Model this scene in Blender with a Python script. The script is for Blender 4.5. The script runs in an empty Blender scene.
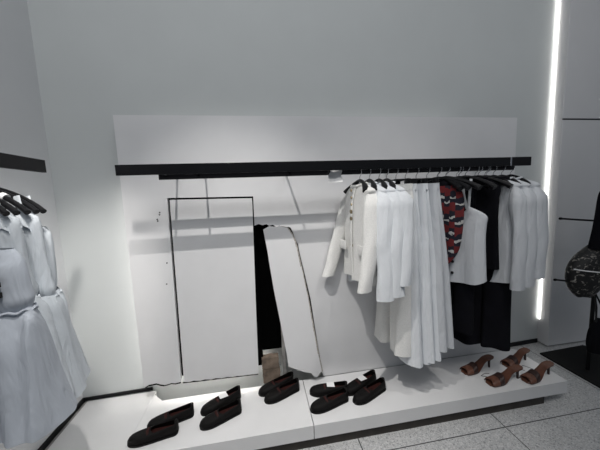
import bpy, math, random
from mathutils import Vector, Matrix
PI = math.pi
col = bpy.context.scene.collection
sc = bpy.context.scene

# ------------------------------------------------------------------ materials
def mat(name, base, rough=.6, metal=0., noise=None, bump=None, drape=False, sheen=0., coat=0., spec=.5):
    m = bpy.data.materials.new(name); m.use_nodes = True
    nt = m.node_tree; b = nt.nodes['Principled BSDF']
    b.inputs['Base Color'].default_value = (*base, 1)
    b.inputs['Roughness'].default_value = rough
    b.inputs['Metallic'].default_value = metal
    b.inputs['Specular IOR Level'].default_value = spec
    if sheen: b.inputs['Sheen Weight'].default_value = sheen
    if coat: b.inputs['Coat Weight'].default_value = coat
    tc = nt.nodes.new('ShaderNodeTexCoord')
    if noise:
        sca, amt = noise
        n = nt.nodes.new('ShaderNodeTexNoise'); n.inputs['Scale'].default_value = sca; n.inputs['Detail'].default_value = 4
        r = nt.nodes.new('ShaderNodeValToRGB')
        r.color_ramp.elements[0].position = .3; r.color_ramp.elements[1].position = .7
        r.color_ramp.elements[0].color = (*[c*(1-amt) for c in base], 1)
        r.color_ramp.elements[1].color = (*[min(1, c*(1+amt)) for c in base], 1)
        nt.links.new(tc.outputs['Object'], n.inputs['Vector']); nt.links.new(n.outputs['Fac'], r.inputs['Fac'])
        nt.links.new(r.outputs['Color'], b.inputs['Base Color'])
    if bump:
        sca, st = bump
        n = nt.nodes.new('ShaderNodeTexNoise'); n.inputs['Scale'].default_value = sca; n.inputs['Detail'].default_value = 3
        bp = nt.nodes.new('ShaderNodeBump'); bp.inputs['Strength'].default_value = st; bp.inputs['Distance'].default_value = .03 if drape else .004
        if drape:
            mp = nt.nodes.new('ShaderNodeMapping'); mp.inputs['Scale'].default_value = (1, 1, .22)
            nt.links.new(tc.outputs['Object'], mp.inputs['Vector']); nt.links.new(mp.outputs['Vector'], n.inputs['Vector']); n.inputs['Distortion'].default_value = .6
        else: nt.links.new(tc.outputs['Object'], n.inputs['Vector'])
        nt.links.new(n.outputs['Fac'], bp.inputs['Height'])
        nt.links.new(bp.outputs['Normal'], b.inputs['Normal'])
    return m

def emat(name, colr, st):
    m = bpy.data.materials.new(name); m.use_nodes = True
    nt = m.node_tree; nt.nodes.clear()
    e = nt.nodes.new('ShaderNodeEmission'); o = nt.nodes.new('ShaderNodeOutputMaterial')
    e.inputs['Color'].default_value = (*colr, 1); e.inputs['Strength'].default_value = st
    nt.links.new(e.outputs[0], o.inputs[0]); return m

M = {}
M['wall'] = mat('wall_paint', (.60, .625, .625), .75, noise=(3, .02))
M['wall_l'] = mat('left_wall_paint', (.66, .67, .685), .75, noise=(3, .02))
M['panel'] = mat('panel_paint', (.74, .74, .75), .55, noise=(5, .025))
M['edge'] = mat('torn_board_core', (.42, .39, .36), .95, noise=(60, .4))
M['slab'] = mat('slab_laminate', (.72, .72, .725), .32, noise=(6, .03))
M['black_gloss'] = mat('black_lacquer', (.005, .005, .006), .16, spec=.35)
M['black'] = mat('matt_black', (.008, .008, .009), .45, spec=.2)
M['void'] = mat('cavity_black', (.002, .002, .002), 1., spec=0)
M['hanger'] = mat('hanger_plastic', (.007, .007, .008), .35, spec=.3)
M['steel'] = mat('steel', (.7, .7, .72), .25, 1.)
M['gold'] = mat('old_brass', (.33, .27, .17), .3, 1.)
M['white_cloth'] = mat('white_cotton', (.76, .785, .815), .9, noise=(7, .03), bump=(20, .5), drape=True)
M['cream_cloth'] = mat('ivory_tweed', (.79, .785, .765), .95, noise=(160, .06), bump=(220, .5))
M['shaded_dress_cloth'] = mat('shaded_white_poplin', (.47, .505, .56), .9, bump=(22, .5), drape=True, noise=(6, .02))  # white dress poplin with the dimmer light of the front dress in its colour
M['lit_dress_cloth'] = mat('lit_white_poplin', (.60, .64, .68), .9, bump=(22, .5), drape=True, noise=(6, .02))  # same white poplin, stronger light on the rear dresses put into the colour
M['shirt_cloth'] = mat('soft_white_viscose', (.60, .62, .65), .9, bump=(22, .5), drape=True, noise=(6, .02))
M['navy_cloth'] = mat('black_crepe', (.0045, .0045, .007), .95, spec=.15, noise=(6, .3))
M['shoe'] = mat('black_woven_leather', (.004, .0035, .0035), .6, bump=(260, .6), spec=.16)
M['insole'] = mat('dark_red_insole', (.030, .008, .007), .7, noise=(40, .3), spec=.2)
M['rubber'] = mat('black_rubber', (.007, .007, .007), .7, spec=.2)
M['tan'] = mat('brown_leather', (.125, .050, .030), .5, noise=(30, .3), bump=(120, .3))
M['dark_brown'] = mat('dark_brown_leather', (.03, .012, .009), .5)
M['card'] = mat('white_card', (.8, .8, .8), .7)
M['string'] = mat('dark_string', (.03, .03, .03), .8)
M['brick'] = mat('rubble', (.17, .13, .10), .95, noise=(18, .45), bump=(40, 1.))
M['stud'] = mat('grey_stud', (.30, .29, .28), .8, noise=(20, .2))
M['pillar'] = mat('pillar_paint', (.66, .66, .67), .7, noise=(3, .03))
M['print'] = mat('black_print', (.006, .006, .007), .7)
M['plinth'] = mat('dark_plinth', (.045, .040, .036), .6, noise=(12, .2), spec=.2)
M['film'] = mat('white_film', (.8, .8, .8), .5)
M['led'] = emat('led_cool', (1, .97, .92), 7)
M['led_hidden'] = emat('led_white', (1, .985, .93), 2.2)
M['led_side'] = emat('led_side', (1, .97, .93), 4)
M['led_low'] = emat('led_low', (1, .95, .88), 20)

def floor_mat():
    m = bpy.data.materials.new('terrazzo_tile'); m.use_nodes = True
    nt = m.node_tree; b = nt.nodes['Principled BSDF']; L = nt.links.new
    tc = nt.nodes.new('ShaderNodeTexCoord')
    v = nt.nodes.new('ShaderNodeTexVoronoi'); v.inputs['Scale'].default_value = 190
    L(tc.outputs['Object'], v.inputs['Vector'])
    sp = nt.nodes.new('ShaderNodeSeparateColor'); L(v.outputs['Color'], sp.inputs[0])
    r = nt.nodes.new('ShaderNodeValToRGB'); r.color_ramp.interpolation = 'CONSTANT'
    e = r.color_ramp.elements; e[0].position = 0; e[0].color = (.27, .275, .28, 1); e[1].position = .10; e[1].color = (.42, .43, .44, 1)
    for p, c in ((.3, .46), (.55, .51), (.8, .60)):
        k = e.new(p); k.color = (c, c, c, 1)
    L(sp.outputs[0], r.inputs['Fac'])
    sx = nt.nodes.new('ShaderNodeSeparateXYZ'); L(tc.outputs['Object'], sx.inputs[0])
    def line(out, off, pitch, half):
        a = nt.nodes.new('ShaderNodeMath'); a.operation = 'SUBTRACT'; a.inputs[1].default_value = off - half; L(out, a.inputs[0])
        w = nt.nodes.new('ShaderNodeMath'); w.operation = 'FLOORED_MODULO'; w.inputs[1].default_value = pitch; L(a.outputs[0], w.inputs[0])
        c = nt.nodes.new('ShaderNodeMath'); c.operation = 'LESS_THAN'; c.inputs[1].default_value = 2*half; L(w.outputs[0], c.inputs[0]); return c
    lx = line(sx.outputs['X'], 1.352, .865, .0028); ly = line(sx.outputs['Y'], -.459, .865, .0028)
    mx = nt.nodes.new('ShaderNodeMath'); mx.operation = 'MAXIMUM'; L(lx.outputs[0], mx.inputs[0]); L(ly.outputs[0], mx.inputs[1])
    mix = nt.nodes.new('ShaderNodeMixRGB'); L(mx.outputs[0], mix.inputs['Fac']); L(r.outputs['Color'], mix.inputs[1]); mix.inputs[2].default_value = (.03, .03, .03, 1)
    L(mix.outputs[0], b.inputs['Base Color']); b.inputs['Roughness'].default_value = .32
    return m
M['floor'] = floor_mat()

def stripe_mat():
    m = bpy.data.materials.new('striped_knit'); m.use_nodes = True
    nt = m.node_tree; b = nt.nodes['Principled BSDF']; L = nt.links.new
    b.inputs['Roughness'].default_value = .9
    tc = nt.nodes.new('ShaderNodeTexCoord')
    sx = nt.nodes.new('ShaderNodeSeparateXYZ'); L(tc.outputs['Object'], sx.inputs[0])
    n = nt.nodes.new('ShaderNodeMath'); n.operation = 'MULTIPLY'; n.inputs[1].default_value = 34; L(sx.outputs['X'], n.inputs[0])
    fl_ = nt.nodes.new('ShaderNodeMath'); fl_.operation = 'FLOOR'; L(n.outputs[0], fl_.inputs[0])
    wn = nt.nodes.new('ShaderNodeTexWhiteNoise'); wn.noise_dimensions = '1D'; L(fl_.outputs[0], wn.inputs['W'])
    nz = nt.nodes.new('ShaderNodeTexNoise'); nz.inputs['Scale'].default_value = 30; L(tc.outputs['Object'], nz.inputs['Vector'])
    ad = nt.nodes.new('ShaderNodeMath'); ad.operation = 'MULTIPLY_ADD'; ad.inputs[1].default_value = .055; L(wn.outputs['Value'], ad.inputs[0]); L(sx.outputs['Z'], ad.inputs[2])
    k = nt.nodes.new('ShaderNodeMath'); k.operation = 'MULTIPLY_ADD'; k.inputs[1].default_value = .05; L(nz.outputs['Fac'], k.inputs[0]); L(ad.outputs[0], k.inputs[2])
    w = nt.nodes.new('ShaderNodeMath'); w.operation = 'FLOORED_MODULO'; w.inputs[1].default_value = .105; L(k.outputs[0], w.inputs[0])
    d = nt.nodes.new('ShaderNodeMath'); d.operation = 'DIVIDE'; d.inputs[1].default_value = .105; L(w.outputs[0], d.inputs[0])
    r = nt.nodes.new('ShaderNodeValToRGB'); r.color_ramp.interpolation = 'CONSTANT'
    e = r.color_ramp.elements; e[0].color = (.13, .010, .012, 1); e[1].position = .40; e[1].color = (.008, .008, .018, 1)
    q = e.new(.62); q.color = (.45, .44, .43, 1)
    q = e.new(.74); q.color = (.008, .008, .018, 1)
    L(d.outputs[0], r.inputs['Fac']); L(r.outputs['Color'], b.inputs['Base Color'])
    return m
M['stripe'] = stripe_mat()

def floral_mat():
    m = bpy.data.materials.new('black_white_leaf_print'); m.use_nodes = True
    nt = m.node_tree; b = nt.nodes['Principled BSDF']; L = nt.links.new
    tc = nt.nodes.new('ShaderNodeTexCoord')
    n = nt.nodes.new('ShaderNodeTexNoise'); n.inputs['Scale'].default_value = 22; n.inputs['Detail'].default_value = 4; n.inputs['Distortion'].default_value = 2.5
    L(tc.outputs['Object'], n.inputs['Vector'])
    r = nt.nodes.new('ShaderNodeValToRGB')
    e = r.color_ramp.elements; e[0].position = .56; e[0].color = (.006, .006, .006, 1); e[1].position = .66; e[1].color = (.30, .28, .25, 1)
    L(n.outputs['Fac'], r.inputs['Fac']); L(r.outputs['Color'], b.inputs['Base Color']); b.inputs['Roughness'].default_value = .6
    return m
M['floral'] = floral_mat()

# ------------------------------------------------------------------ object helpers
def new_mesh(name, verts, faces, m, parent=None, smooth=True, loc=None):
    me = bpy.data.meshes.new(name)
    me.from_pydata([tuple(v) for v in verts], [], faces); me.validate(); me.update()
    if smooth:
        me.polygons.foreach_set('use_smooth', [True]*len(me.polygons))
        try: me.set_sharp_from_angle(angle=math.radians(50))
        except Exception: pass
    me.materials.append(m)
    o = bpy.data.objects.new(name, me); col.objects.link(o)
    if parent: o.parent = parent
    if loc: o.location = loc
    return o

def tag(o, label, cat, group=None):
    o['label'] = label; o['category'] = cat
    if group: o['group'] = group
    return o

def structure(o): o['kind'] = 'structure'; return o

def empty(name, loc, rz, label, cat, group=None):
    o = bpy.data.objects.new(name, None); col.objects.link(o)
    o.empty_display_size = .05
    o.location = loc; o.rotation_euler = (0, 0, rz); return tag(o, label, cat, group)

class MB:
    def __init__(s): s.v = []; s.f = []
    def add(s, v, f):
        k = len(s.v); s.v += [Vector(x) for x in v]; s.f += [tuple(i+k for i in q) for q in f]; return s
    def box(s, a, b, bev=.0):
        x0, y0, z0 = a; x1, y1, z1 = b
        if bev <= 0:
            v = [(x0,y0,z0),(x1,y0,z0),(x1,y1,z0),(x0,y1,z0),(x0,y0,z1),(x1,y0,z1),(x1,y1,z1),(x0,y1,z1)]
            return s.add(v, [(0,3,2,1),(4,5,6,7),(0,1,5,4),(1,2,6,5),(2,3,7,6),(3,0,4,7)])
        import bmesh
        bm = bmesh.new(); bmesh.ops.create_cube(bm, size=1)
        for w in bm.verts:
            w.co = Vector(((x0+x1)/2+w.co.x*(x1-x0), (y0+y1)/2+w.co.y*(y1-y0), (z0+z1)/2+w.co.z*(z1-z0)))
        bmesh.ops.bevel(bm, geom=list(bm.edges), offset=bev, segments=2, affect='EDGES', profile=.5)
        bm.verts.index_update()
        s.add([w.co.copy() for w in bm.verts], [tuple(w.index for w in f.verts) for f in bm.faces]); bm.free(); return s
    def tube(s, pts, rad, n=10, ry=None, cap=True, up=Vector((0, 1, 0))):
        pts = [Vector(p) for p in pts]; m = len(pts)
        if not hasattr(rad, '__len__'): rad = [rad]*m
        if ry is None: ry = rad
        if not hasattr(ry, '__len__'): ry = [ry]*m
        v = []
        for i, p in enumerate(pts):
            t = (pts[min(i+1, m-1)]-pts[max(i-1, 0)]).normalized()
            side = t.cross(up)
            if side.length < 1e-3: side = t.cross(Vector((1, 0, 0)))
            side.normalize(); w = side.cross(t).normalized()
            for k in range(n):
                a = 2*PI*k/n
                v.append(p+side*math.cos(a)*rad[i]+w*math.sin(a)*ry[i])
        f = []
        for i in range(m-1):
            for k in range(n):
                f.append((i*n+k, i*n+(k+1) % n, (i+1)*n+(k+1) % n, (i+1)*n+k))
        if cap:
            f.append(tuple(reversed(range(n)))); f.append(tuple((m-1)*n+k for k in range(n)))
        return s.add(v, f)
    def prism(s, poly, y0, y1):          # polygon in x,z extruded along y
        n = len(poly)
        v = [(x, y0, z) for x, z in poly]+[(x, y1, z) for x, z in poly]
        f = [tuple(range(n)), tuple(reversed(range(n, 2*n)))]
        f += [(i, i+n, (i+1) % n+n, (i+1) % n) for i in range(n)]
        return s.add(v, f)
    def build(s, name, m, parent=None, smooth=True, loc=None): return new_mesh(name, s.v, s.f, m, parent, smooth, loc)

def lerp_rings(rings, rows):
    out = []
    for r in range(rows):
        u = r/(rows-1)*(len(rings)-1); i = min(int(u), len(rings)-2); t = u-i
        p0 = rings[max(i-1, 0)]; p1 = rings[i]; p2 = rings[i+1]; p3 = rings[min(i+2, len(rings)-1)]
        out.append([.5*((2*b)+(-a+c)*t+(2*a-5*b+4*c-d)*t*t+(-a+3*b-3*c+d)*t**3) for a, b, c, d in zip(p0, p1, p2, p3)])
    return out

def cloth(rings, seed=0, amp=(.002, .012), freq=22., n=64, rows=40, ex=2.3, hemdip=0., hemwave=0., inner=True):
    """hanging cloth shell: rings = (z, half_width, half_depth, centre_x, centre_y)"""
    rnd = random.Random(seed); ph = [rnd.uniform(0, 2*PI) for _ in range(8)]
    R = lerp_rings(rings, rows); v = []; f = []
    z0 = R[0][0]; z1 = R[-1][0]
    def pt(r, k, tt, s=1.):
        z, hw, dp, cx, cy = r
        a = 2*PI*k/n; c = math.cos(a); q = math.sin(a)
        x = hw*s*math.copysign(abs(c)**(2/ex), c); y = dp*s*math.copysign(abs(q)**(2/ex), q)
        A = amp[0]+(amp[1]-amp[0])*tt**1.3
        edge = 1-abs(c)**6*.5
        y += A*edge*(math.sin(freq*x/max(.05, 1)+ph[0]+1.2*tt+(1.1 if q > 0 else 0)) + .55*math.sin(2.2*freq*x+ph[1]-2*tt+ph[2]))
        x += A*.5*math.sin(3*a+ph[3]+2*tt)
        zz = z+hemwave*tt**3*math.sin(2*a+ph[4])-hemdip*tt**2*(x/max(hw, .01))
        return Vector((cx+x, cy+y, zz))
    for r, q in enumerate(R):
        for k in range(n): v.append(pt(q, k, r/(rows-1)))
    for r in range(rows-1):
        for k in range(n): f.append((r*n+k, (r+1)*n+k, (r+1)*n+(k+1) % n, r*n+(k+1) % n))
    if inner:
        b = len(v)
        for j, rr in enumerate((rows-1, rows-4)):
            for k in range(n): v.append(pt(R[rr], k, rr/(rows-1), .93))
        for k in range(n):
            k2 = (k+1) % n
            f.append(((rows-1)*n+k, b+k, b+k2, (rows-1)*n+k2)); f.append((b+k, b+n+k, b+n+k2, b+k2))
    return MB().add(v, f)

def sleeve_mb(side, sh, cuff, bend, r0, r1, seed, n=20, rows=18, fwd=.02):
    """tapering open sleeve tube; sh / cuff = (x, z), x is multiplied by side"""
    rnd = random.Random(seed); p1 = rnd.uniform(0, 6); p2 = rnd.uniform(0, 6)
    v = []; f = []
    for i in range(rows):
        t = i/(rows-1)
        x = sh[0]+(cuff[0]-sh[0])*t+bend*math.sin(PI*t)*.6
        if t < .12: x -= .02*(1-t/.12)
        z = sh[1]+(cuff[1]-sh[1])*t
        y = -fwd*t**1.25
        r = r0+(r1-r0)*t**.8
        rr = r*(.45+.55*min(1, t/.12)) if t < .12 else r
        for k in range(n):
            a = 2*PI*k/n
            w = 1+.07*math.sin(3*a+p1+4*t)+.06*math.sin(9*t+p2+a)+.04*math.sin(17*t+p1+2*a)
            v.append(Vector((side*(x+rr*.62*w*math.cos(a)), y+rr*w*math.sin(a), z+.25*rr*math.cos(a)*(1 if t < .2 else 0))))
    for i in range(rows-1):
        for k in range(n): f.append((i*n+k, (i+1)*n+k, (i+1)*n+(k+1) % n, i*n+(k+1) % n))
    f.append(tuple(range(n)))
    b = len(v)
    for j in (rows-1, rows-3):
        c = sum((v[j*n+k] for k in range(n)), Vector())/n
        for k in range(n): v.append(c+(v[j*n+k]-c)*.9)
    for k in range(n):
        k2 = (k+1) % n
        f.append(((rows-1)*n+k, b+k, b+k2, (rows-1)*n+k2)); f.append((b+k, b+n+k, b+n+k2, b+k2))
    return MB().add(v, f)

def disc_mb(c, r, h, axis=(0, -1, 0), n=14):
    ax = Vector(axis).normalized(); c = Vector(c)
    u = ax.cross(Vector((0, 0, 1))).normalized(); w = ax.cross(u)
    v = []
    for rr, hh in ((r, 0), (r, h*.6), (r*.75, h), (.001, h*1.05)):
        for k in range(n): v.append(c+ax*hh+u*math.cos(2*PI*k/n)*rr+w*math.sin(2*PI*k/n)*rr)
    f = [(i*n+k, i*n+(k+1) % n, (i+1)*n+(k+1) % n, (i+1)*n+k) for i in range(3) for k in range(n)]
    return MB().add(v, f)

# ------------------------------------------------------------------ camera
cam = bpy.data.cameras.new('camera'); co = bpy.data.objects.new('camera', cam); col.objects.link(co)
r_ = Vector((0.98671323, -0.15755904, -0.03965035)); u_ = Vector((0.05629382, 0.10261567, 0.99312689)); f_ = Vector((0.15240737, 0.98216352, -0.11012184))
mw = Matrix((r_, u_, -f_)).transposed().to_4x4(); mw.translation = Vector((0, -1.6603, 1.45))
co.matrix_world = mw; cam.sensor_width = 36; cam.lens = 36*263.29/600; cam.clip_start = .02
sc.camera = co

# ------------------------------------------------------------------ setting
FL = .06; SL = .2; H = 3.4
def wy(x): return .102+(x+1.177)*(.225-.102)/(2.42+1.177)          # the back wall runs very slightly askew
structure(MB().box((-1.4, -5.2, FL-.1), (5.0, .6, FL)).build('floor', M['floor'], smooth=False))
def quadwall(name, p, q, thick, m):
    p = Vector((*p, 0)); q = Vector((*q, 0)); d = (q-p).normalized(); nrm = Vector((-d.y, d.x, 0))*thick
    pts = [p, q, q+nrm, p+nrm]
    v = [(a.x, a.y, FL) for a in pts]+[(a.x, a.y, H) for a in pts]
    return structure(MB().add(v, [(0,3,2,1),(4,5,6,7),(0,1,5,4),(1,2,6,5),(2,3,7,6),(3,0,4,7)]).build(name, m, smooth=False))
quadwall('wall_back', (-1.177, .102), (2.47, wy(2.47)), .12, M['wall'])
quadwall('wall_left', (-1.177, -5.0), (-1.177, .2), .12, M['wall_l'])
# right pillar: two stacked boards with a shadow seam between them
structure(MB().box((2.403, .133, FL+.012), (4.9, .5, 1.962), .004).box((2.406, .139, 1.962), (4.9, .5, 1.972)).box((2.403, .133, 1.972), (4.9, .5, H), .004)
          .build('wall_right', M['pillar'], smooth=False))
structure(MB().box((2.404, .1345, 1.963), (4.9, .138, 1.971)).build('trim_1', M['black'], smooth=False))
# display slab: left and right piece, recessed plinth
def slab(name, a, b):
    return structure(MB().box(a, b, .002).build(name, M['slab'], smooth=False))
def poly_slab(name, poly, z0, z1, m):
    n = len(poly)
    v = [(x, y, z0) for x, y in poly]+[(x, y, z1) for x, y in poly]
    f = [tuple(reversed(range(n))), tuple(range(n, 2*n))]+[(i, (i+1) % n, (i+1) % n+n, i+n) for i in range(n)]
    return MB().add(v, f).build(name, m, smooth=False)
FRY = -.372
o = poly_slab('display_platform', [(-1.145, -1.5), (-.80, -1.5), (-.80, FRY), (-.742, FRY), (-.737, .098), (-1.145, .090)], SL-.08, SL, M['slab'])
tag(o, 'white low platform piece in the left corner under the hanging dresses', 'platform')
o = poly_slab('display_platform', [(-.7405, FRY), (.2305, FRY), (.2305, -.004), (-.668, -.004), (-.736, .06)], SL-.08, SL, M['slab'])
tag(o, 'middle white platform piece carrying the three left pairs of black shoes', 'platform')
o = poly_slab('display_platform', [(.2345, FRY), (1.9, FRY), (1.9, -.004), (.2345, -.004)], SL-.08, SL, M['slab'])
tag(o, 'long right white platform piece with the brown sandals at its end', 'platform')
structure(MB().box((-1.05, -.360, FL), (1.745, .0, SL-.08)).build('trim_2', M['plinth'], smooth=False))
# baseboards
def bb(name, p, q, z0, z1, th=.008):
    p = Vector((*p, 0)); q = Vector((*q, 0)); d = (q-p).normalized(); nrm = Vector((d.y, -d.x, 0))*th
    pts = [p+nrm, q+nrm, q, p]
    v = [(a.x, a.y, z0) for a in pts]+[(a.x, a.y, z1) for a in pts]
    return structure(MB().add(v, [(0,3,2,1),(4,5,6,7),(0,1,5,4),(1,2,6,5),(2,3,7,6),(3,0,4,7)]).build(name, M['black'], smooth=False))
bb('baseboard_back', (-1.177, .1015), (-.765, wy(-.765)-.0005), SL+.0005, SL+.02)
bb('baseboard_left', (-1.1765, -5), (-1.1765, .098), SL-.02, SL+.022, .012)
bb('baseboard_right', (1.2, wy(1.2)-.0005), (2.402, wy(2.402)-.0005), FL, FL+.035)
structure(MB().box((-1.164, -1.5, SL-.05), (-1.147, .09, SL-.006)).build('trim_3', M['stud'], smooth=False))

# ------------------------------------------------------------------ broken wall panel
PT = .022
rnd = random.Random(4)
jag = []
x = -.56
while x > -.76:
    jag.append((x, .305+rnd.uniform(-.009, .012))); x -= .022
outer = [(-.766, .311), (-.768, 1.937), (1.838, 1.937), (1.838, SL+.001), (.378, SL+.001), (.372, .25), (.340, .50), (.310, .76), (.272, .96), (.247, 1.09), (.240, 1.14),
         (.222, 1.175), (.216, 1.205), (.197, 1.25), (.18, 1.257), (.15, 1.258), (.125, 1.268), (.105, 1.259), (.085, 1.275), (.06, 1.27), (.045, 1.281), (.02, 1.276), (-.005, 1.285), (-.030, 1.276),
         (-.028, 1.458), (-.526, 1.468), (-.546, .300)]+jag
def tri_prism(poly, y0, y1):
    import bmesh
    from mathutils.geometry import tessellate_polygon
    tri = tessellate_polygon([[Vector((a, b, 0)) for a, b in poly]])
    n = len(poly)
    v = [(a, y0, b) for a, b in poly]+[(a, y1, b) for a, b in poly]
    f = [tuple(t) for t in tri]+[tuple(i+n for i in reversed(t)) for t in tri]+[(i, i+n, (i+1) % n+n, (i+1) % n) for i in range(n)]
    return MB().add(v, f)
pan = empty('wall_panel', (0, 0, 0), 0, 'large white display panel on the back wall with a cut-out hole', 'panel')
tri_prism(outer, 0, PT).build('board', M['panel'], pan, smooth=False)
m = MB()
for sx in (-.72, .9, 1.78): m.box((sx-.02, PT, .35), (sx+.02, wy(sx)-.001, 1.75))
m.build('batten', M['stud'], pan, smooth=False)
m = MB()
jg = [(-.548, .302)]+jag
for i in range(len(jg)-1):
    (a, za), (b, zb) = jg[i], jg[i+1]
    h = .006+.004*rnd.random()
    m.add([(a, -.0015, za-h*.6), (b, -.0015, zb-h*.6), (b, -.0015, zb+h*.5), (a, -.0015, za+h*.5)], [(0, 1, 2, 3)])
m.build('torn_edge', M['void'], pan, smooth=False)
for (hx, hz) in ((-.577, 1.372), (-.592, 1.345), (-.590, 1.335), (-.575, 1.385), (-.575, .95), (-.562, 1.08)):
    disc_mb((hx, -.0002, hz), .0042, .0012).build('screw_hole', M['void'], pan)
# black backing behind the cracks, added so the gaps look dark
m = MB()
m.box((-.60, PT+.002, .33), (-.51, PT+.01, 1.50)).box((-.6, PT+.0105, 1.44), (.02, PT+.018, 1.50)).box((-.075, PT+.0005, .33), (-.024, PT+.0015, 1.47))
m.build('crack_shade', M['void'], pan, smooth=False)

door = empty('access_board', (0, 0, 0), 0, 'white rectangular board sawn out of the panel, outlined by black cracks', 'board')
dr = [(-.5125, 1.4565), (-.036, 1.4475), (-.036, 1.40), (-.050, .80), (-.060, .294)]
dr += [(-.060-.468*t, .287+.013*t+(.004*math.sin(t*40)+.003*math.sin(t*97))) for t in [i/14 for i in range(15)]]
tri_prism(dr, -.004, .016).build('board', M['panel'], door, smooth=False)
m = MB()
for i in range(14):
    t = i/14; a = -.062-.472*t; b = -.062-.472*(t+1/14)
    m.add([(a, -.0045, .283+.013*t), (b, -.0045, .284+.013*t), (b, -.0045, .291+.013*t+.003*math.sin(i*3)), (a, -.0045, .291+.013*t+.003*math.sin(i*3-3))], [(0, 1, 2, 3)])
m.build('torn_edge', M['void'], door, smooth=False)

# loose broken board leaning in the hole
lb = [(.022, 1.250), (.060, 1.268), (.10, 1.262), (.135, 1.268), (.178, 1.256), (.208, 1.21), (.222, 1.17), (.232, 1.13), (.255, 1.0), (.29, .80), (.322, .56), (.345, .40), (.368, .272), (.352, .266), (.340, .248), (.322, .236), (.302, .246), (.285, .272), (.24, .284), (.20, .306), (.137, .338), (.13, .42), (.105, .60), (.085, .74), (.068, .86), (.05, 1.02), (.04, 1.12)]
brk = empty('broken_board', (0, 0, 0), 0, 'jagged white board fragment leaning beside the black hole in the panel', 'board')
b1 = MB().prism(lb, -.012, 0)
def lean(v): return Vector((v.x, v.y-.012-(1.27-v.z)*.022, v.z))
b1.v = [lean(v) for v in b1.v]
b1.v = b1.v
tb = tri_prism(lb, -.012, 0); tb.v = [lean(v) for v in tb.v]
tb.build('board', M['panel'], brk, smooth=False)
m = MB(); idx = list(range(3, 14))
for i in idx:
    a = Vector((lb[i][0], -.0125, lb[i][1])); b = Vector((lb[i+1][0], -.0125, lb[i+1][1]))
    d = .006+.005*rnd.random()
    m.add([lean(a), lean(b), lean(b-Vector((d, 0, .002))), lean(a-Vector((d*.7, 0, .002)))], [(0, 1, 2, 3)])
m.build('torn_edge', M['edge'], brk, smooth=False)

cav = empty('wall_cavity', (0, 0, 0), 0, 'black sheet for the dark open cavity behind the panel, beside the broken board', 'hole')
MB().box((-.07, .055, .415), (.40, .062, 1.36)).box((-.045, PT+.003, .415), (-.035, .055, 1.36)).build('lining', M['void'], cav, smooth=False)  # flat black sheet painted in place of the deep shade inside the hole
o = MB().box((.105, .028, .20), (.128, .05, .86), .003).build('wall_stud', M['stud'], smooth=False)
tag(o, 'thin grey upright stud at the bottom of the black hole', 'stud')
import bmesh
def rubble(seed, s):
    rn = random.Random(seed); bm = bmesh.new(); bmesh.ops.create_cube(bm, size=1)
    bmesh.ops.subdivide_edges(bm, edges=list(bm.edges), cuts=3, use_grid_fill=True)
    for w in bm.verts:
        c = w.co*1.0; k = 1-.12*(max(0, abs(c.x)-.3)+max(0, abs(c.y)-.3)+max(0, abs(c.z)-.3))
        w.co = Vector((c.x*s[0]*k+rn.uniform(-1, 1)*.003, c.y*s[1]*k+rn.uniform(-1, 1)*.003, c.z*s[2]*k+rn.uniform(-1, 1)*.003))
    bm.verts.index_update()
    mb = MB().add([w.co.copy() for w in bm.verts], [tuple(q.index for q in f.verts) for f in bm.faces]); bm.free(); return mb
o = rubble(1, (.115, .05, .085)).build('masonry_block', M['brick'], loc=(.022, .03, .345)); tag(o, 'upper brown rubble block inside the hole below the black cavity', 'brick')
o = rubble(2, (.12, .05, .10)).build('masonry_block', M['brick'], loc=(.026, .03, .251)); tag(o, 'lower brown rubble block standing at the bottom of the hole', 'brick')

# ------------------------------------------------------------------ rails
sh = empty('clothes_rail', (0, 0, 0), 0, 'long glossy black clothes rail across the white panel', 'clothes rail')
MB().box((-.659, -.272, 1.579), (1.60, -.258, 1.630), .0015).build('fascia', M['black_gloss'], sh, smooth=False)
MB().box((1.515, -.2725, 1.5785), (1.651, -.257, 1.6305), .0015).build('end_cover', M['black'], sh, smooth=False)
MB().box((1.505, -.2735, 1.579), (1.5145, -.257, 1.630), .001).build('joint', M['steel'], sh, smooth=False)
MB().box((-.497, -.193, 1.560), (1.62, -.180, 1.594), .001).build('hanging_bar', M['black_gloss'], sh, smooth=False)
for ax in (-.46, -.30, .18, .85, 1.5):
    MB().box((ax-.005, -.258, 1.583), (ax+.005, .0005, 1.593)).build('bracket', M['black'], sh, smooth=False)
fl = new_mesh('plastic_strip', [Vector((.405+.062*a-.02*b*(1-a)+.004*math.sin(b*9), -.225-.012*b*b+.004*math.sin(a*5), 1.592-.075*b)) for b in [i/8 for i in range(9)] for a in (0, .25, .5, .75, 1)],
              [(r*5+k, r*5+k+1, (r+1)*5+k+1, (r+1)*5+k) for r in range(8) for k in range(4)], M['film'])
tag(fl, 'small white plastic strip hanging from the long rail left of the jackets', 'plastic strip')

lr = empty('clothes_rail', (0, 0, 0), 0, 'short black clothes rail on the left wall above the white dresses', 'clothes rail')
MB().box((-.893, -2.6, 1.590), (-.877, -.371, 1.642), .0015).build('fascia', M['black'], lr, smooth=False)
MB().box((-.954, -2.6, 1.556), (-.936, -.525, 1.594), .001).build('hanging_bar', M['black_gloss'], lr, smooth=False)
for ay in (-.5, -1.4, -2.3):
    MB().box((-1.1765, ay-.005, 1.60), (-.893, ay+.005, 1.61)).build('bracket', M['black'], lr, smooth=False)

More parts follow.
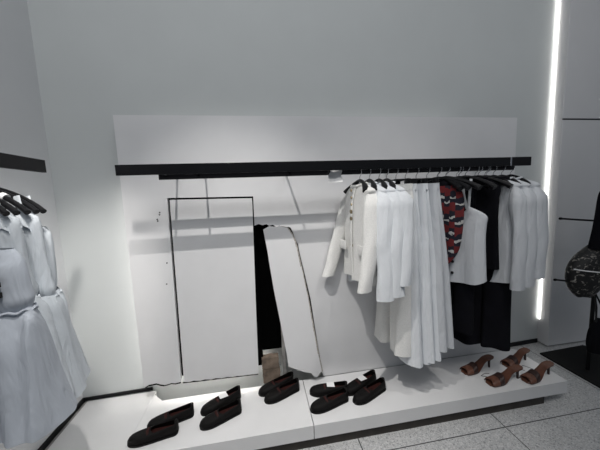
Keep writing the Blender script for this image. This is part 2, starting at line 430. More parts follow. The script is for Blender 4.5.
# ------------------------------------------------------------------ hangers
def hanger(loc, rz, label, half=.2, drop=.065, clip=False, group=None, thick=.011, cat='hanger', ring=False):
    """origin = centre of the bar it hangs on; X along the shoulders"""
    t = empty('clothes_hanger', loc, rz, label, cat, group)
    R = .0225
    pts = [(R*math.cos(a), 0, R*math.sin(a)) for a in [math.radians(d) for d in range(200, -61, -15)]]
    pts += [(.003, 0, -.027), (0, 0, -.034), (0, 0, -.062)]
    MB().tube(pts, .0022, 8).build('hook', M['steel'], t)
    if clip:
        MB().tube([(-half, 0, -.060), (-half*.4, 0, -.056), (0, 0, -.053), (half*.4, 0, -.056), (half, 0, -.060)], .0055, 10).build('bar', M['hanger'], t)
        for s in (-1, 1):
            MB().box((s*half*.8-.014, -.012, -.105), (s*half*.8+.014, .012, -.052), .003).build('clip', M['hanger'], t)
    else:
        pts = []; rad = []; ry = []
        for i in range(17):
            u = -1+i/8; a = abs(u)
            pts.append((u*half, -.03*a*a, -.050-drop*(a**1.35)-.006*a**6)); rad.append((.009 if thick > .008 else .006)+(.006 if thick > .008 else .003)*a); ry.append(thick*(.7+.75*a))
        MB().tube(pts, rad, 12, ry=ry).build('hanger_body', M['hanger'], t)
        MB().tube([(-half*.85, -.02, -.05-drop*.86), (0, 0, -.05-drop*1.15), (half*.85, -.02, -.05-drop*.86)], .003, 8).build('lower_bar', M['hanger'], t)
    if ring:
        q = MB().tube([(.104, -.012*.5, -.05-drop*.42), (.120, -.015*.5, -.05-drop*.50)], [.0135, .0135], 14, ry=[.0125, .0125]).build('size_ring', M['card'], t); q['label'] = 'white size ring'
    return t

def short(l): return ' '.join(l.replace(',', '').split()[:11])

def low(l): return (l[0], l[1], l[2]-.022)

def frame(x, psi, y=-.1865, z=1.575):
    """hangs on the main rail; psi turns the near shoulder towards the right"""
    return (x, y, z), math.radians(psi)-PI/2

# ------------------------------------------------------------------ garments
def jacket(x, psi, label, m, hem=-.56, hw=.165, sl=-.66, tweed=False, seed=1, fwd=(.02, .02), r0=.066, r1=.052, y=-.1865, dp=.05):
    loc, rz = frame(x, psi, y)
    t = empty('jacket' if tweed else 'blazer', low(loc), rz, label, 'jacket')
    rings = [(-.052, .058, .030, 0, 0), (-.066, .10, .036, 0, 0), (-.088, .155, .042, 0, 0), (-.115, hw*.93, .048, 0, 0), (-.17, hw*.95, dp+.004, 0, 0), (-.30, hw*.92, dp+.008, 0, -.004),
             (-.42, hw*.95, dp+.006, 0, -.006), (hem, hw*1.05, dp+.004, 0, -.01)]
    cloth(rings, seed, (.003, .013), 20, hemdip=.0, hemwave=.006).build('body', m, t)
    for s in (-1, 1):
        sleeve_mb(s, (hw*.90, -.098), (hw*(1.10 if s > 0 else .96)+(.02 if s > 0 else 0), sl), .018, r0, r1, seed*7+s, fwd=fwd[0 if s < 0 else 1]).build('sleeve', m, t)
    # collar band
    MB().tube([(.062*math.cos(a), .035*math.sin(a)-.004, -.048-.016*(math.sin(a) < 0)*abs(math.sin(a))) for a in [2*PI*i/20 for i in range(21)]], .010, 8, ry=.008, cap=False, up=Vector((0, 0, 1))).build('collar', m, t)
    if tweed:
        fy = -dp-.016
        MB().tube([(.018, -.038, -.062), (.020, fy+.004, -.14), (.020, fy-.004, -.26), (.022, fy-.006, -.40), (.030, fy-.006, hem)], [.010]*5, 8, ry=.004).build('placket', m, t)
        for bz in (-.085, -.125, -.165, -.205, -.245, -.40):
            r = .013 if bz < -.20 else .0085
            disc_mb((.020, fy-.002 if bz < -.2 else fy+.002, bz), r, .006).build('button', M['gold'], t)
        for s in (-1,):
            MB().box((s*.10-.058, fy-.010, -.44), (s*.10+.050, fy-.001, -.385), .004).build('pocket_flap', m, t)
        MB().box((.098, fy-.010, -.44), (.165, fy-.001, -.385), .004).build('pocket_flap', m, t)
    else:
        for s in (-1, 1):
            v = [(s*.055, -.036, -.06), (s*.085, -.046, -.13), (s*.075, -.062, -.20), (s*.012, -.066, -.33), (s*.002, -.066, -.33), (s*.02, -.055, -.15)]
            MB().add([Vector(q)+Vector((0, -.004, 0)) for q in v]+[Vector(q)+Vector((0, .004, 0)) for q in v],
                     [tuple(range(6)), tuple(reversed(range(6, 12)))]+[(i, i+6, (i+1) % 6+6, (i+1) % 6) for i in range(6)]).build('lapel', m, t, smooth=False)
    hanger(loc, rz, 'black hanger carrying the '+short(label), half=.122, drop=.060, thick=.014)
    return t

def trousers(x, psi, label, m, hem=-1.08, top=.10, bot=.15, seed=1, y=-.202, off=0., dp=(.03, .055), split=True, dipp=0., hooks=True, amp=(.002, .015), wtop=-.085, hl=None):
    y = -.1865
    loc, rz = frame(x, psi, y)
    t = empty('trousers', loc, rz, label, 'trousers')
    L = hem
    rings = [(wtop, top, dp[0]*.7, 0, 0), (wtop-.03, top*1.01, dp[0]*.85, 0, 0), (wtop-.10, top*1.10, dp[0], off*.1, 0), (L*.3, top+(bot-top)*.3, dp[0]*1.05, off*.3, 0), (L*.42, top+(bot-top)*.42, dp[0]*1.1, off*.42, 0)]
    if split: cloth(rings, seed, (.001, .006), 18, rows=24, inner=False).build('waist', m, t)
    for s in (-1, 1):
        if split:
            a0 = top+(bot-top)*.40
            lr_ = [(L*.38, a0*.54, dp[0]*1.0, s*a0*.47+off*.38, 0), (L*.55, bot*.50, dp[1]*.85, s*bot*.47+off*.55, -.004), (L*.8, bot*.52, dp[1], s*bot*.50+off*.8, -.006), (L, bot*.55, dp[1]*1.1, s*bot*.53+off, -.01)]
        else:
            lr_ = [(wtop-.004, top*.98, .011, 0, s*.007), (wtop-.05, top, .016, 0, s*.010), (L*.25, top+(bot-top)*.15, .021, off*.2, s*.014), (L*.42, top+(bot-top)*.40, .026, off*.42, s*.020), (L*.6, top+(bot-top)*.6, dp[1]*.6, off*.6, s*.028), (L*.8, top+(bot-top)*.8, dp[1]*.62, off*.8, s*.03), (L, bot, dp[1]*.7, off, s*.032)]
        cloth(lr_, seed*3+s, (.001, amp[1]*(1 if split else .7)), 30 if split else 17, rows=30, n=64, hemdip=dipp).build('leg', m, t)
    cloth([(wtop+.003, top*1.02, dp[0]*.8, 0, 0), (wtop-.015, top*1.03, dp[0]*.86, 0, 0), (wtop-.032, top*1.03, dp[0]*.92, 0, 0)], seed, (.0005, .001), 18, rows=4, inner=False).build('waistband', m, t)
    if hooks: hanger(loc, rz, hl or ('black clip hanger gripping the '+short(label)), half=top*.95, clip=True)
    return t

def shirt(x, psi, label, m, hem=-.74, hw=.165, sl=-.72, seed=1, y=-.1865, dp=.035):
    loc, rz = frame(x, psi, y)
    t = empty('shirt', low(loc), rz, label, 'shirt')
    rings = [(-.050, .060, .028, 0, 0), (-.064, .11, .034, 0, 0), (-.09, .165, .038, 0, 0), (-.12, hw*.95, .042, 0, 0), (-.2, hw*.96, dp+.004, 0, 0), (-.4, hw*.98, dp+.008, 0, 0), (hem, hw*1.05, dp+.012, 0, -.006)]
    cloth(rings, seed, (.002, .014), 26, hemwave=.010).build('body', m, t)
    for s in (-1, 1):
        sleeve_mb(s, (hw*.93, -.105), (hw*(1.08 if s > 0 else .98)+.004, sl), .012, .062, .044, seed*5+s, fwd=.012).build('sleeve', m, t)
        MB().tube([(s*(hw*(1.08 if s > 0 else .98)+.004)+.0, -.012, sl+.05), (s*(hw*(1.08 if s > 0 else .98)+.004), -.012, sl-.004)], .030, 16, ry=.047, cap=False).build('cuff', m, t)
    MB().tube([(.066*math.cos(a), .036*math.sin(a)-.004, -.045-.012*(math.sin(a) < 0)*abs(math.sin(a))) for a in [2*PI*i/20 for i in range(21)]], .013, 8, ry=.008, cap=False, up=Vector((0, 0, 1))).build('collar', m, t)
    MB().tube([(.0, -.034, -.062), (.0, -dp-.010, -.2), (.002, -dp-.016, -.45), (.004, -dp-.022, hem)], .012, 8, ry=.003).build('placket', m, t)
    hanger(loc, rz, 'black hanger carrying the '+short(label), half=.122, drop=.060)
    return t

# --- main rail from left to right
jacket(.590, 7, 'cropped ivory tweed jacket with gold buttons, leftmost on the rail', M['cream_cloth'], hem=-.605, hw=.152, sl=-.62, tweed=True, seed=3, r0=.052, r1=.040, fwd=(.160, .085))
jacket(.648, 3, 'long-sleeved white blazer hanging right behind the ivory tweed jacket', M['white_cloth'], hem=-.60, sl=-.675, seed=5, r0=.062, r1=.048, fwd=(.03, .015))
jacket(.708, 4, 'white blazer third along the long rail, between two other blazers', M['white_cloth'], hem=-.60, sl=-.66, seed=8, r0=.060, r1=.046)
jacket(.755, 5, 'white blazer fourth along the long rail, just before the white trousers', M['white_cloth'], hem=-.585, sl=-.60, seed=11, r0=.060, r1=.046)
trousers(.815, 6, 'straight white trousers showing below the blazers, shortest of the white trousers', M['cream_cloth'], hem=-1.085, top=.14, bot=.145, seed=4, off=-.02)
trousers(.875, 12, 'white wide-leg trousers hanging nearest the blazers, hem lowest', M['white_cloth'], hem=-1.145, top=.085, bot=.125, seed=6, split=False, off=.045)
trousers(.945, 15, 'white wide-leg trousers hanging between two other white wide-leg trousers', M['white_cloth'], hem=-1.13, top=.08, bot=.125, seed=9, split=False, off=.045)
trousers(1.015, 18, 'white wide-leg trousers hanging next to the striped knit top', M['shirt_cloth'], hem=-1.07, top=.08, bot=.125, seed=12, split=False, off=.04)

# striped knit top
loc, rz = frame(1.11, 42, y=-.23)
t = empty('knit_top', loc, rz, 'red, white and navy striped knit top hanging mid-rail', 'top')
cloth([(-.10, .065, .02, .0, 0), (-.16, .095, .026, 0, -.005), (-.26, .105, .032, -.002, -.01), (-.42, .10, .034, -.005, -.012), (-.52, .085, .034, -.012, -.014), (-.60, .045, .03, -.03, -.016)], 21, (.004, .012), 40, rows=34, hemwave=.02).build('body', M['stripe'], t)
for s in (-1, 1):
    MB().tube([(s*.05, 0, -.115), (s*.075, -.006, -.085), (s*.10, -.01, -.083), (s*.085, .008, -.12)], .010, 10, ry=.007).build('strap', M['stripe'], t)
MB().tube([(-.030, -.03, -.56), (-.04, -.035, -.62), (-.045, -.03, -.69)], [.022, .03, .014], 12, ry=[.010, .012, .006]).build('tie_end', M['stripe'], t)
hanger(loc, rz, 'black hanger carrying the striped knit top', half=.17)

trousers(1.215, 42, 'black wide-leg trousers with the shorter hem behind the striped top', M['navy_cloth'], hem=-1.02, top=.085, bot=.115, seed=14, split=True, y=-.20)

# white camisole
loc, rz = frame(1.235, 40, y=-.235)
t = empty('camisole', loc, rz, 'white strappy camisole with small black buttons between black garments', 'top')
cloth([(-.228, .005, .010, .022, -.024), (-.258, .042, .02, .045, -.02), (-.290, .085, .030, .036, -.014), (-.34, .105, .038, .014, -.014), (-.42, .122, .044, -.006, -.016), (-.55, .126, .048, -.006, -.018), (-.685, .132, .05, -.006, -.02)], 31, (.002, .012), 22, hemwave=.010, hemdip=-.008, rows=48).build('body', M['shirt_cloth'], t)
for s, a in ((-1, .03), (1, .09)):
    MB().tube([(s*.020+.012, -.034+s*.02, -.066), (s*.014+.016, -.040+s*.012, -.15), (s*.004+.022, -.030, -.240)], .0075, 8, ry=.002).build('strap', M['shirt_cloth'], t)
for bz in (-.46, -.53, -.60):
    disc_mb((-.042, -.073, bz-.03), .0085, .006).build('button', M['black'], t)
hanger(loc, rz, 'black hanger carrying the white camisole', half=.15)

trousers(1.425, 46, 'long black wide-leg trousers hanging beside the white shirts', M['navy_cloth'], hem=-1.145, top=.115, bot=.155, seed=17, split=True, dp=(.045, .06), y=-.205, wtop=-.06)
# black tops bunched around the long trousers
def black_top(x, psi, label, seed, hem=-.42, hw=.13, y=-.2):
    loc, rz = frame(x, psi, y)
    t = empty('sleeveless_top', loc, rz, label, 'top')
    cloth([(-.062, .05, .02, 0, 0), (-.085, .09, .026, 0, 0), (-.13, hw*.9, .03, 0, 0), (-.25, hw*.86, .034, 0, 0), (hem, hw, .036, 0, 0)], seed, (.003, .01), 30, rows=26).build('body', M['navy_cloth'], t)
    MB().tube([(.052*math.cos(a), .026*math.sin(a), -.06) for a in [2*PI*i/18 for i in range(19)]], .006, 8, cap=False, up=Vector((0, 0, 1))).build('neckband', M['navy_cloth'], t)
    hanger(loc, rz, 'black hanger carrying the '+short(label), half=.165)
black_top(1.10, 20, 'black sleeveless top squeezed between white trousers and the striped top', 41, hem=-.36, hw=.085, y=-.165)
black_top(1.26, 44, 'black sleeveless top hanging behind the camisole strap', 42, hem=-.42, hw=.11, y=-.15)
black_top(1.355, 42, 'black sleeveless top hanging between the camisole and the long black trousers', 43, hem=-.62, hw=.13)

for hx, ps, ld in ((1.09, 30, 'empty black hanger left of the striped knit top'), (1.145, 46, 'empty black hanger right above the striped knit top'), (1.235, 52, 'empty black hanger just right of the striped knit top'), (1.345, 56, 'empty black hanger just right of the camisole strap'), (1.415, 60, 'empty black hanger tilted over the long black trousers')):
    loc, rz = frame(hx, ps); hanger(loc, rz, ld, half=.18)

shirt(1.475, 8, 'white shirt hanging right beside the long black trousers', M['shirt_cloth'], hem=-.68, sl=-.70, seed=51)
shirt(1.535, 10, 'white long shirt second from the right end of the rail', M['shirt_cloth'], hem=-.70, sl=-.685, seed=54)
shirt(1.60, 12, 'rightmost white shirt on the long rail, next to the light strip', M['shirt_cloth'], hem=-.67, sl=-.64, seed=57)

# ------------------------------------------------------------------ dresses on the left rail
def dress(y, psi, label, m, seed, neck=None, waist=-.40, hem=-.78, hwt=.165, hww=.20, hwh=.30, dp=.10, x=-.945, ruffle=False, letter=False, cx=0.):
    loc = (x, y, 1.575); rz = math.radians(psi)
    t = empty('dress', loc, rz, label, 'dress')
    neck = neck or (-.20 if not ruffle else -.15)
    cloth([(neck, max(.125, hwt*.86), .028, cx, 0), (neck-.03, hwt*.97, .036, cx, -.002), (-.30, hwt, .045, cx, -.006), ((-.30+waist)/2, (hwt+hww)/2, .052, cx, -.008), (waist+.03, hww*.99, .056, cx, -.009), (waist, hww*.94, .050, cx, -.01)], seed, (.003, .010), 32, rows=26, inner=False).build('bodice', m, t)
    cloth([(waist+.012, hww*.95, .050, cx, -.01), (waist-.006, hww*1.02, .062, cx, -.012), (waist-.035, hww*1.09, .074, cx, -.012), (waist-.10, (hww*2+hwh)/3*1.03, dp*.85, cx*1.1, -.014), ((waist+hem)/2-.05, (hww+hwh*2)/3, dp, cx*1.2, -.016), (hem, hwh, dp*1.15, cx*1.3, -.018)], seed+3, (.010, .024), 34, rows=40, n=150, hemwave=.008).build('skirt', m, t)
    # gathered seam
    pts = []
    for i in range(73):
        a = 2*PI*i/72; c = math.cos(a); q = math.sin(a)
        pts.append((cx+hww*1.0*math.copysign(abs(c)**.87, c), -.01+.060*math.copysign(abs(q)**.87, q), waist+.004*math.sin(17*a)))
    MB().tube(pts, .004, 6, cap=False, up=Vector((0, 0, 1))).build('waist_seam', m, t)
    for s in (-1, 1):
        MB().tube([(cx+s*.095, .0, -.088), (cx+s*.105, -.006, -.13), (cx+s*.11, -.012, neck-.01)], .012, 10, ry=.003).build('strap', m, t)
    if ruffle:
        v = []; f = []; n = 60
        for j, (rr, zz) in enumerate(((.8, 0), (.95, -.012), (1.12, -.045), (1.2, -.075))):
            for k in range(n):
                a = 2*PI*k/n; w = 1+.10*(j/3)*math.sin(11*a)
                v.append((cx+.125*rr*w*math.cos(a), -.004+.045*rr*w*math.sin(a)-.0, neck+.02+zz+.006*j*math.sin(11*a+1)))
        for j in range(3):
            for k in range(n): f.append((j*n+k, (j+1)*n+k, (j+1)*n+(k+1) % n, j*n+(k+1) % n))
        MB().add(v, f).build('ruffle', m, t)
    if letter:
        m2 = MB(); bx, bz = letter
        for k, zz in enumerate((.030, .0, -.030)): m2.box((bx, -.060, bz+zz-.0075), (bx+.052, -.054, bz+zz+.0075))
        m2.box((bx, -.060, bz-.0375), (bx+.016, -.054, bz+.0375))
        m2.build('printed_letter', M['print'], t, smooth=False)
    hanger(loc, rz, 'black hanger carrying the '+short(label), half=.205, drop=.088, thick=.0065, ring=(y < -.58))
    return t
dress(-.545, -8, 'white tiered dress farthest along the left rail, nearest the corner', M['lit_dress_cloth'], 61, waist=-.45, hem=-.78, hww=.165, hwh=.205, dp=.085, cx=.03)
dress(-.61, -8, 'white ruffle-neck dress second from the far end of the left rail', M['lit_dress_cloth'], 64, waist=-.44, hem=-.795, hww=.185, hwh=.235, dp=.085, ruffle=True, cx=.05)
dress(-.685, -8, 'white ruffle-neck dress right behind the printed one on the left rail', M['lit_dress_cloth'], 67, waist=-.42, hem=-.76, hww=.18, hwh=.235, dp=.085, ruffle=True, cx=.05)
dress(-.755, -6, 'front white dress on the left rail with black print on its chest', M['shaded_dress_cloth'], 70, waist=-.425, hem=-.775, hwt=.200, hww=.212, hwh=.262, dp=.115, letter=(.187, -.335), cx=.06, neck=-.245)
for hy, l in ((-.575, 'empty black hanger between the two farthest dresses on the left rail'), (-.65, 'empty black hanger between the two ruffle-neck dresses on the left rail')):
    hanger((-.945, hy, 1.575), math.radians(-8), l, half=.205, drop=.088, thick=.0065)

# ------------------------------------------------------------------ shoes
def outline(s):      # half widths (inner, outer) along the shoe, s = 0 heel .. 1 toe
    w = .030+.010*math.sin(min(1, s/.72)*PI/2)**2
    if s < .10: w *= math.sqrt(max(0, 1-((.10-s)/.10)**2))*.55+.45 if s > 0 else .45
    if s > .70: w *= math.sqrt(max(0.0, 1-((s-.70)/.305)**2))
    return max(w, .003)
def loafer(toe, heel, label, group, tagged=False, seed=0):
    T = Vector((*toe, 0)); Hh = Vector((*heel, 0)); d = T-Hh; L = d.length+.018
    d.normalize(); base = Hh-d*.009
    t = empty('flat_shoe', (base.x, base.y, SL+.0005), math.atan2(d.y, d.x), label, 'shoe', group)
    ns, na = 34, 17
    S = [i/(ns-1) for i in range(ns)]
    # sole
    up = [(s*L, outline(s)+.003) for s in S]; n = len(up)
    ring = [(x, w) for x, w in up]+[(x, -w) for x, w in reversed(up)]
    k = len(ring)
    MB().add([(x, y, 0) for x, y in ring]+[(x, y, .009) for x, y in ring], [tuple(reversed(range(k))), tuple(range(k, 2*k))]+[(i, (i+1) % k, (i+1) % k+k, i+k) for i in range(k)]).build('sole', M['rubber'], t, smooth=False)
    def hgt(s):
        if s < .5: return .066-.016*(s/.5)
        return .050+(.034-.050)*((s-.5)/.5) if s < .93 else .034*(1-.45*((s-.93)/.07)**2)-.0
    v = []; f = []
    for s in S:
        w = outline(s); h = hgt(s)
        for j in range(na):
            a = PI*j/(na-1); c = math.cos(a); q = math.sin(a)
            y = w*math.copysign(abs(c)**.62, c); z = .008+(h-.008)*abs(q)**.75
            v.append((s*L, y, z))
    for i in range(ns-1):
        for j in range(na-1):
            s = (S[i]+S[i+1])/2; c = abs(math.cos(PI*(j+.5)/(na-1)))
            if .05 < s < .55:
                lim = .62 if s < .38 else .62*math.sqrt(max(0, 1-((s-.38)/.17)**2))
                if c < lim: continue
            f.append((i*na+j, i*na+j+1, (i+1)*na+j+1, (i+1)*na+j))
    f.append(tuple(range(na)))
    o = MB().add(v, f).build('upper', M['shoe'], t)
    so = o.modifiers.new('thick', 'SOLIDIFY'); so.thickness = .003; so.offset = -1
    ins = [(s*L, outline(s)*.86) for s in S[1:26]]
    rg = [(x, w) for x, w in ins]+[(x, -w) for x, w in reversed(ins)]
    MB().add([(x, y, .020) for x, y in rg], [tuple(range(len(rg)))]).build('insole', M['insole'], t, smooth=False)
    MB().tube([(L*.58, -.024, .041), (L*.60, -.012, .0485), (L*.61, 0, .050), (L*.60, .012, .0485), (L*.58, .024, .041)], .007, 8, ry=.003, up=Vector((0, 0, 1))).build('band', M['insole'], t)
    if tagged:
        m = MB()
        m.add([Vector(q) for q in ((L*.34, -.022, .050), (L*.54, -.020, .053), (L*.54, .020, .053), (L*.34, .022, .050), (L*.34, -.022, .0515), (L*.54, -.020, .0545), (L*.54, .020, .0545), (L*.34, .022, .0515))],
              [(0,3,2,1),(4,5,6,7),(0,1,5,4),(1,2,6,5),(2,3,7,6),(3,0,4,7)])
        q = m.build('paper_tag', M['card'], t, smooth=False); q['label'] = 'white paper tag'
    return t
g = ['first', 'second', 'third', 'fourth', 'fifth']
data = [((-.732, -.286), (-.508, -.256), (-.668, -.207), (-.452, -.150), False, 'leftmost pair on the platform'),
        ((-.378, -.262), (-.178, -.180), (-.392, -.165), (-.190, -.062), True, 'second pair from the left'),
        ((-.020, -.150), (.185, -.072), (-.055, -.082), (.158, .0), False, 'pair left of the platform seam'),
        ((.243, -.275), (.466, -.220), (.265, -.136), (.484, -.165), True, 'pair just right of the platform seam'),
        ((.508, -.268), (.726, -.182), (.480, -.188), (.700, -.100), True, 'rightmost pair of black shoes')]
for i, (t1, h1, t2, h2, tg, w) in enumerate(data):
    loafer(t1, h1, 'front black flat shoe with dark red lining, '+w, 'black flat shoes on the platform', False, i)
    loafer(t2, h2, 'rear black flat shoe'+(' with a white tag' if tg else '')+', '+w, 'black flat shoes on the platform', tg, i+9)

def mule(toe, heel, label):
    T = Vector((*toe, 0)); Hh = Vector((*heel, 0)); d = (T-Hh).normalized(); base = Hh-d*.010; L = (T-Hh).length+.02
    t = empty('heeled_sandal', (base.x, base.y, SL+.0005), math.atan2(d.y, d.x), label, 'sandal', 'brown heeled sandals on the platform')
    ns = 30; S = [i/(ns-1) for i in range(ns)]
    def zc(s):
        if s < .22: return .082-.006*(s/.22)
        if s < .68: u = (s-.22)/.46; return .076-.068*(3*u*u-2*u**3)
        return .008
    def w(s):
        q = .024+.012*math.sin(min(1, s/.75)*PI/2)**2-.007*math.exp(-((s-.38)/.15)**2)
        if s < .12: q *= math.sqrt(max(.02, 1-((.12-s)/.125)**2))
        if s > .86: q *= max(.45, 1-.55*((s-.86)/.14)**2)
        return q
    v = []; f = []
    for s in S:
        for y, dz in ((-1, 0), (-.5, -.0015), (0, -.002), (.5, -.0015), (1, 0)):
            v.append((s*L, y*w(s), zc(s)+.0+dz))
        for y in (1, -1): v.append((s*L, y*w(s)*.97, zc(s)-.008))
    for i in range(ns-1):
        for j in range(7):
            f.append((i*7+j, i*7+(j+1) % 7, (i+1)*7+(j+1) % 7, (i+1)*7+j))
    f += [tuple(range(7)), tuple((ns-1)*7+j for j in reversed(range(7)))]
    MB().add(v, f).build('footbed', M['tan'], t)
    MB().tube([(.026, 0, .074), (.030, 0, .045), (.026, 0, .0)], [.012, .0075, .0065], 12, ry=[.013, .0075, .0065]).build('heel', M['dark_brown'], t)
    for (s0, s1, hh, mm, nm) in ((.60, .74, .046, M['dark_brown'], 'instep_strap'), (.70, .93, .036, M['tan'], 'toe_strap')):
        v = []; f = []; a_n = 13; b_n = 5
        for i in range(b_n):
            s = s0+(s1-s0)*i/(b_n-1)
            for j in range(a_n):
                a = PI*j/(a_n-1)
                v.append((s*L+.012*abs(math.cos(a)), (w(s)+.003)*math.copysign(abs(math.cos(a))**.7, math.cos(a)), zc(s)-.003+(hh-.012*i/(b_n-1))*math.sin(a)**.8))
        for i in range(b_n-1):
            for j in range(a_n-1): f.append((i*a_n+j, i*a_n+j+1, (i+1)*a_n+j+1, (i+1)*a_n+j))
        o = MB().add(v, f).build(nm, mm, t); so = o.modifiers.new('thick', 'SOLIDIFY'); so.thickness = .003
    return t
mule((1.328, -.170), (1.556, -.150), 'leftmost brown heeled sandal on the platform, toe to the left')
mule((1.400, -.295), (1.638, -.285), 'front brown heeled sandal second from the left')
mule((1.660, -.165), (1.868, -.135), 'rear brown heeled sandal of the right pair')
mule((1.640, -.322), (1.868, -.292), 'rightmost brown heeled sandal at the front platform corner')
def price_tag(x, y, rz, label, path):
    t = empty('price_tag', (x, y, SL+.0005), rz, label, 'tag')
    MB().box((-.028, -.016, 0), (.028, .016, .0012)).build('card', M['card'], t, smooth=False)
    MB().tube(path, .0014, 6, up=Vector((0, 0, 1))).build('string', M['string'], t)
price_tag(1.51, -.205, .2, 'white price tag on a dark string beside the two left sandals', [(-.028, 0, .002), (-.06, .01, .003), (-.10, .005, .003), (-.075, -.02, .003), (-.03, -.03, .003), (.0, -.035, .003), (.05, -.028, .003)])
price_tag(1.765, -.225, .35, 'white price tag on a dark string between the two right sandals', [(-.028, 0, .002), (-.05, .02, .003), (-.02, .035, .003), (.02, .03, .003), (.03, -.02, .003), (-.02, -.03, .003), (-.07, -.03, .003)])

# ------------------------------------------------------------------ light strips
st = [(2.384, .178), (2.401, .150)]
o = MB().box((2.3945, .207, .285), (2.4015, .216, H-.02), .002).build('light_strip', M['led'], smooth=False)
tag(o, 'tall glowing white light strip in the corner between wall and pillar', 'light strip')
o = MB().add([(-.60, wy(-.6)-.03, 1.885), (1.45, wy(1.45)-.05, 1.885), (1.45, wy(1.45)-.03, 1.885), (-.60, wy(-.6)-.015, 1.885), (-.60, wy(-.6)-.03, 1.893), (1.45, wy(1.45)-.05, 1.893), (1.45, wy(1.45)-.03, 1.893), (-.60, wy(-.6)-.015, 1.893)], [(0,3,2,1),(4,5,6,7),(0,1,5,4),(1,2,6,5),(2,3,7,6),(3,0,4,7)]).build('light_strip', M['led_hidden'], smooth=False)
tag(o, 'light strip behind the top edge of the white panel', 'light strip')
o = MB().box((-.70, .050, .345), (-.06, .064, .355), .001).build('light_strip', M['led_low'], smooth=False)
tag(o, 'light strip glowing behind the torn bottom edge of the panel', 'light strip')

o = MB().box((-.752, .045, .34), (-.745, .075, 1.55), .001).build('light_strip', M['led_side'], smooth=False)
tag(o, 'vertical light strip behind the left edge of the white panel', 'light strip')
o = MB().box((-1.1765, -1.2, .245), (-1.1665, -.36, .255), .001).build('light_strip', M['led_low'], smooth=False)
tag(o, 'light strip glowing low on the left wall below the dresses', 'light strip')

# ------------------------------------------------------------------ accessory stand at the right edge
std = empty('accessory_stand', (2.37, -.17, FL), 0, 'black accessory stand with arms on a flat base at the right edge', 'stand')
MB().add([(2.245-2.37, .07+.17, 0), (2.70-2.37, .085+.17, 0), (3.0-2.37, -.34+.17, 0), (2.235-2.37, -.34+.17, 0)]+[(2.245-2.37, .07+.17, .012), (2.70-2.37, .085+.17, .012), (3.0-2.37, -.34+.17, .012), (2.235-2.37, -.34+.17, .012)],
         [(0,1,2,3),(7,6,5,4),(0,4,5,1),(1,5,6,2),(2,6,7,3),(3,7,4,0)]).build('base', M['rubber'], std, smooth=False)
MB().tube([(0, 0, .012), (0, 0, 1.75)], .012, 12).build('pole', M['black'], std)
MB().tube([(0, 0, 1.13), (-.17, 0, 1.147), (-.335, 0, 1.165)], .0065, 10).build('arm', M['black'], std)
MB().tube([(0, 0, .68), (-.15, 0, .70), (-.345, 0, .735)], .0065, 10).build('arm', M['black'], std)
for z, x in ((1.165, -.335), (.735, -.345)):
    MB().tube([(x-.008, 0, z), (x+.004, 0, z)], .009, 10).build('arm_tip', M['black'], std)
# leaf print bag
bag = empty('handbag', (2.235, -.17, .655), 0, 'rounded black and white leaf-print bag hanging on the stand', 'bag')
v = []; f = []; nz, na = 22, 32
for i in range(nz):
    u = i/(nz-1); z = .40*u
    prof = math.sin(PI*min(1, .06+.94*u))**.5 if u < .5 else math.cos((u-.5)/.52*PI/2)**.75
    for k in range(na):
        a = 2*PI*k/na
        v.append((.05+(.165*prof)*math.cos(a)*(1 if math.cos(a) < 0 else .85)+.10*u*u, .085*prof*math.sin(a), z+.004*math.sin(5*a)))
for i in range(nz-1):
    for k in range(na): f.append((i*na+k, i*na+(k+1) % na, (i+1)*na+(k+1) % na, (i+1)*na+k))
f += [tuple(reversed(range(na))), tuple((nz-1)*na+k for k in range(na))]
MB().add(v, f).build('bag_body', M['floral'], bag)
MB().tube([(-.105, -.03, .215), (-.07, -.078, .212), (.02, -.098, .20), (.12, -.085, .185), (.18, -.04, .17)], .004, 8).build('zip_piping', M['card'], bag)
MB().tube([(.10, 0, .37), (.13, -.02, .46), (.16, 0, .53), (.19, .02, .46), (.18, 0, .36)], .010, 8, ry=.004).build('carry_strap', M['black'], bag)
g2 = empty('garment', (2.40, -.2, 1.42), 0, 'black garment draped from the stand at the very right edge', 'garment')
cloth([(0, .05, .02, 0, 0), (-.04, .09, .03, 0, 0), (-.2, .105, .04, 0, 0), (-.42, .13, .05, 0, 0)], 81, (.003, .012), 30, rows=22).build('drape', M['navy_cloth'], g2)
MB().tube([(-.04, -.0, 0), (-.02, 0, .10), (.0, 0, .20), (.03, .0, .10), (.04, 0, 0)], .008, 8, ry=.003).build('loop', M['black'], g2)
g3 = empty('handbag', (2.35, -.235, .26), 0, 'small slouchy black bag hanging low on the stand pole', 'bag')
cloth([(.235, .02, .012, 0, .02), (.215, .05, .02, 0, 0), (.15, .07, .035, -.01, 0), (.06, .075, .04, -.015, 0), (.0, .05, .03, -.03, 0)], 83, (.004, .01), 40, rows=22).build('bag_body', M['navy_cloth'], g3)
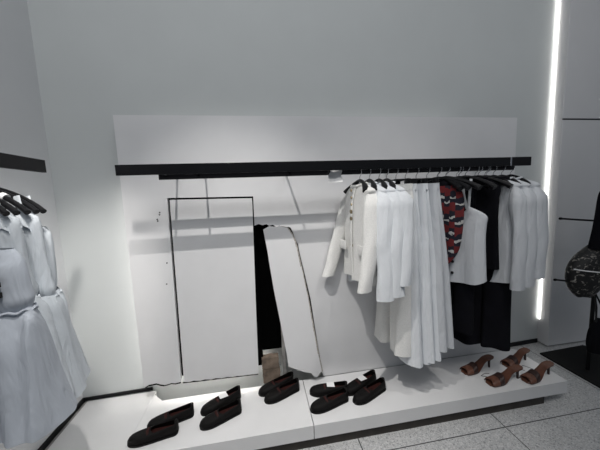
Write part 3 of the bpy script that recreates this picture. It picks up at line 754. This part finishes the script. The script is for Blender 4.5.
MB().tube([(-.045, 0, .22), (-.02, .02, .32), (0, .05, .42), (.03, .02, .32), (.05, 0, .22)], .006, 8).build('carry_strap', M['black'], g3)

# ------------------------------------------------------------------ light
w = bpy.data.worlds.new('world'); sc.world = w; w.use_nodes = True
w.node_tree.nodes['Background'].inputs['Color'].default_value = (.78, .88, 1.0, 1)
w.node_tree.nodes['Background'].inputs['Strength'].default_value = .14
def spot(loc, target, power, size=70, blend=.6, rad=.02, c=(1, .97, .93)):
    l = bpy.data.lights.new('spot_lamp', 'SPOT'); l.energy = power; l.spot_size = math.radians(size); l.spot_blend = blend; l.shadow_soft_size = rad; l.color = c
    o = bpy.data.objects.new('spot_lamp', l); col.objects.link(o); o.location = loc
    o.rotation_euler = (Vector(target)-Vector(loc)).to_track_quat('-Z', 'Y').to_euler(); return o
spot((-.30, -1.24, 3.14), (-.05, -.28, .5), 170, 56, 1., rad=.012)
spot((.88, -1.78, 3.1), (.45, -.3, .5), 17, 58, 1., rad=.05)
spot((-.33, -1.68, 3.1), (-.1, -.3, .5), 10, 58, 1., rad=.05)
spot((1.05, -1.25, 3.1), (.85, -.3, .5), 46, 60, 1., rad=.03)  # added spot, brightens the jackets and trousers
spot((-.35, -1.5, 3.0), (-1.04, .1, .84), 190, 23, 1., rad=.08, c=(1, .96, .91))  # added spot, brightens the wall recess left of the panel
def area(loc, target, power, sx, sy, c=(1, 1, 1)):
    l = bpy.data.lights.new('fill_light', 'AREA'); l.shape = 'RECTANGLE'; l.size = sx; l.size_y = sy; l.energy = power; l.color = c
    o = bpy.data.objects.new('fill_light', l); col.objects.link(o); o.location = loc
    o.rotation_euler = (Vector(target)-Vector(loc)).to_track_quat('-Z', 'Y').to_euler(); return o
area((-.1, -2.1, 3.35), (-.1, .1, 2.2), 23, 2.6, .6)  # added unseen fill, lifts the upper wall

area((2.3, -1.5, 3.3), (2.3, -.5, 1.6), 5, .9, .6)  # added unseen fill for the floor and pillar on the right

sc.view_settings.view_transform = 'Standard'
sc.view_settings.look = 'None'
sc.view_settings.exposure = 0
sc.view_settings.gamma = 1
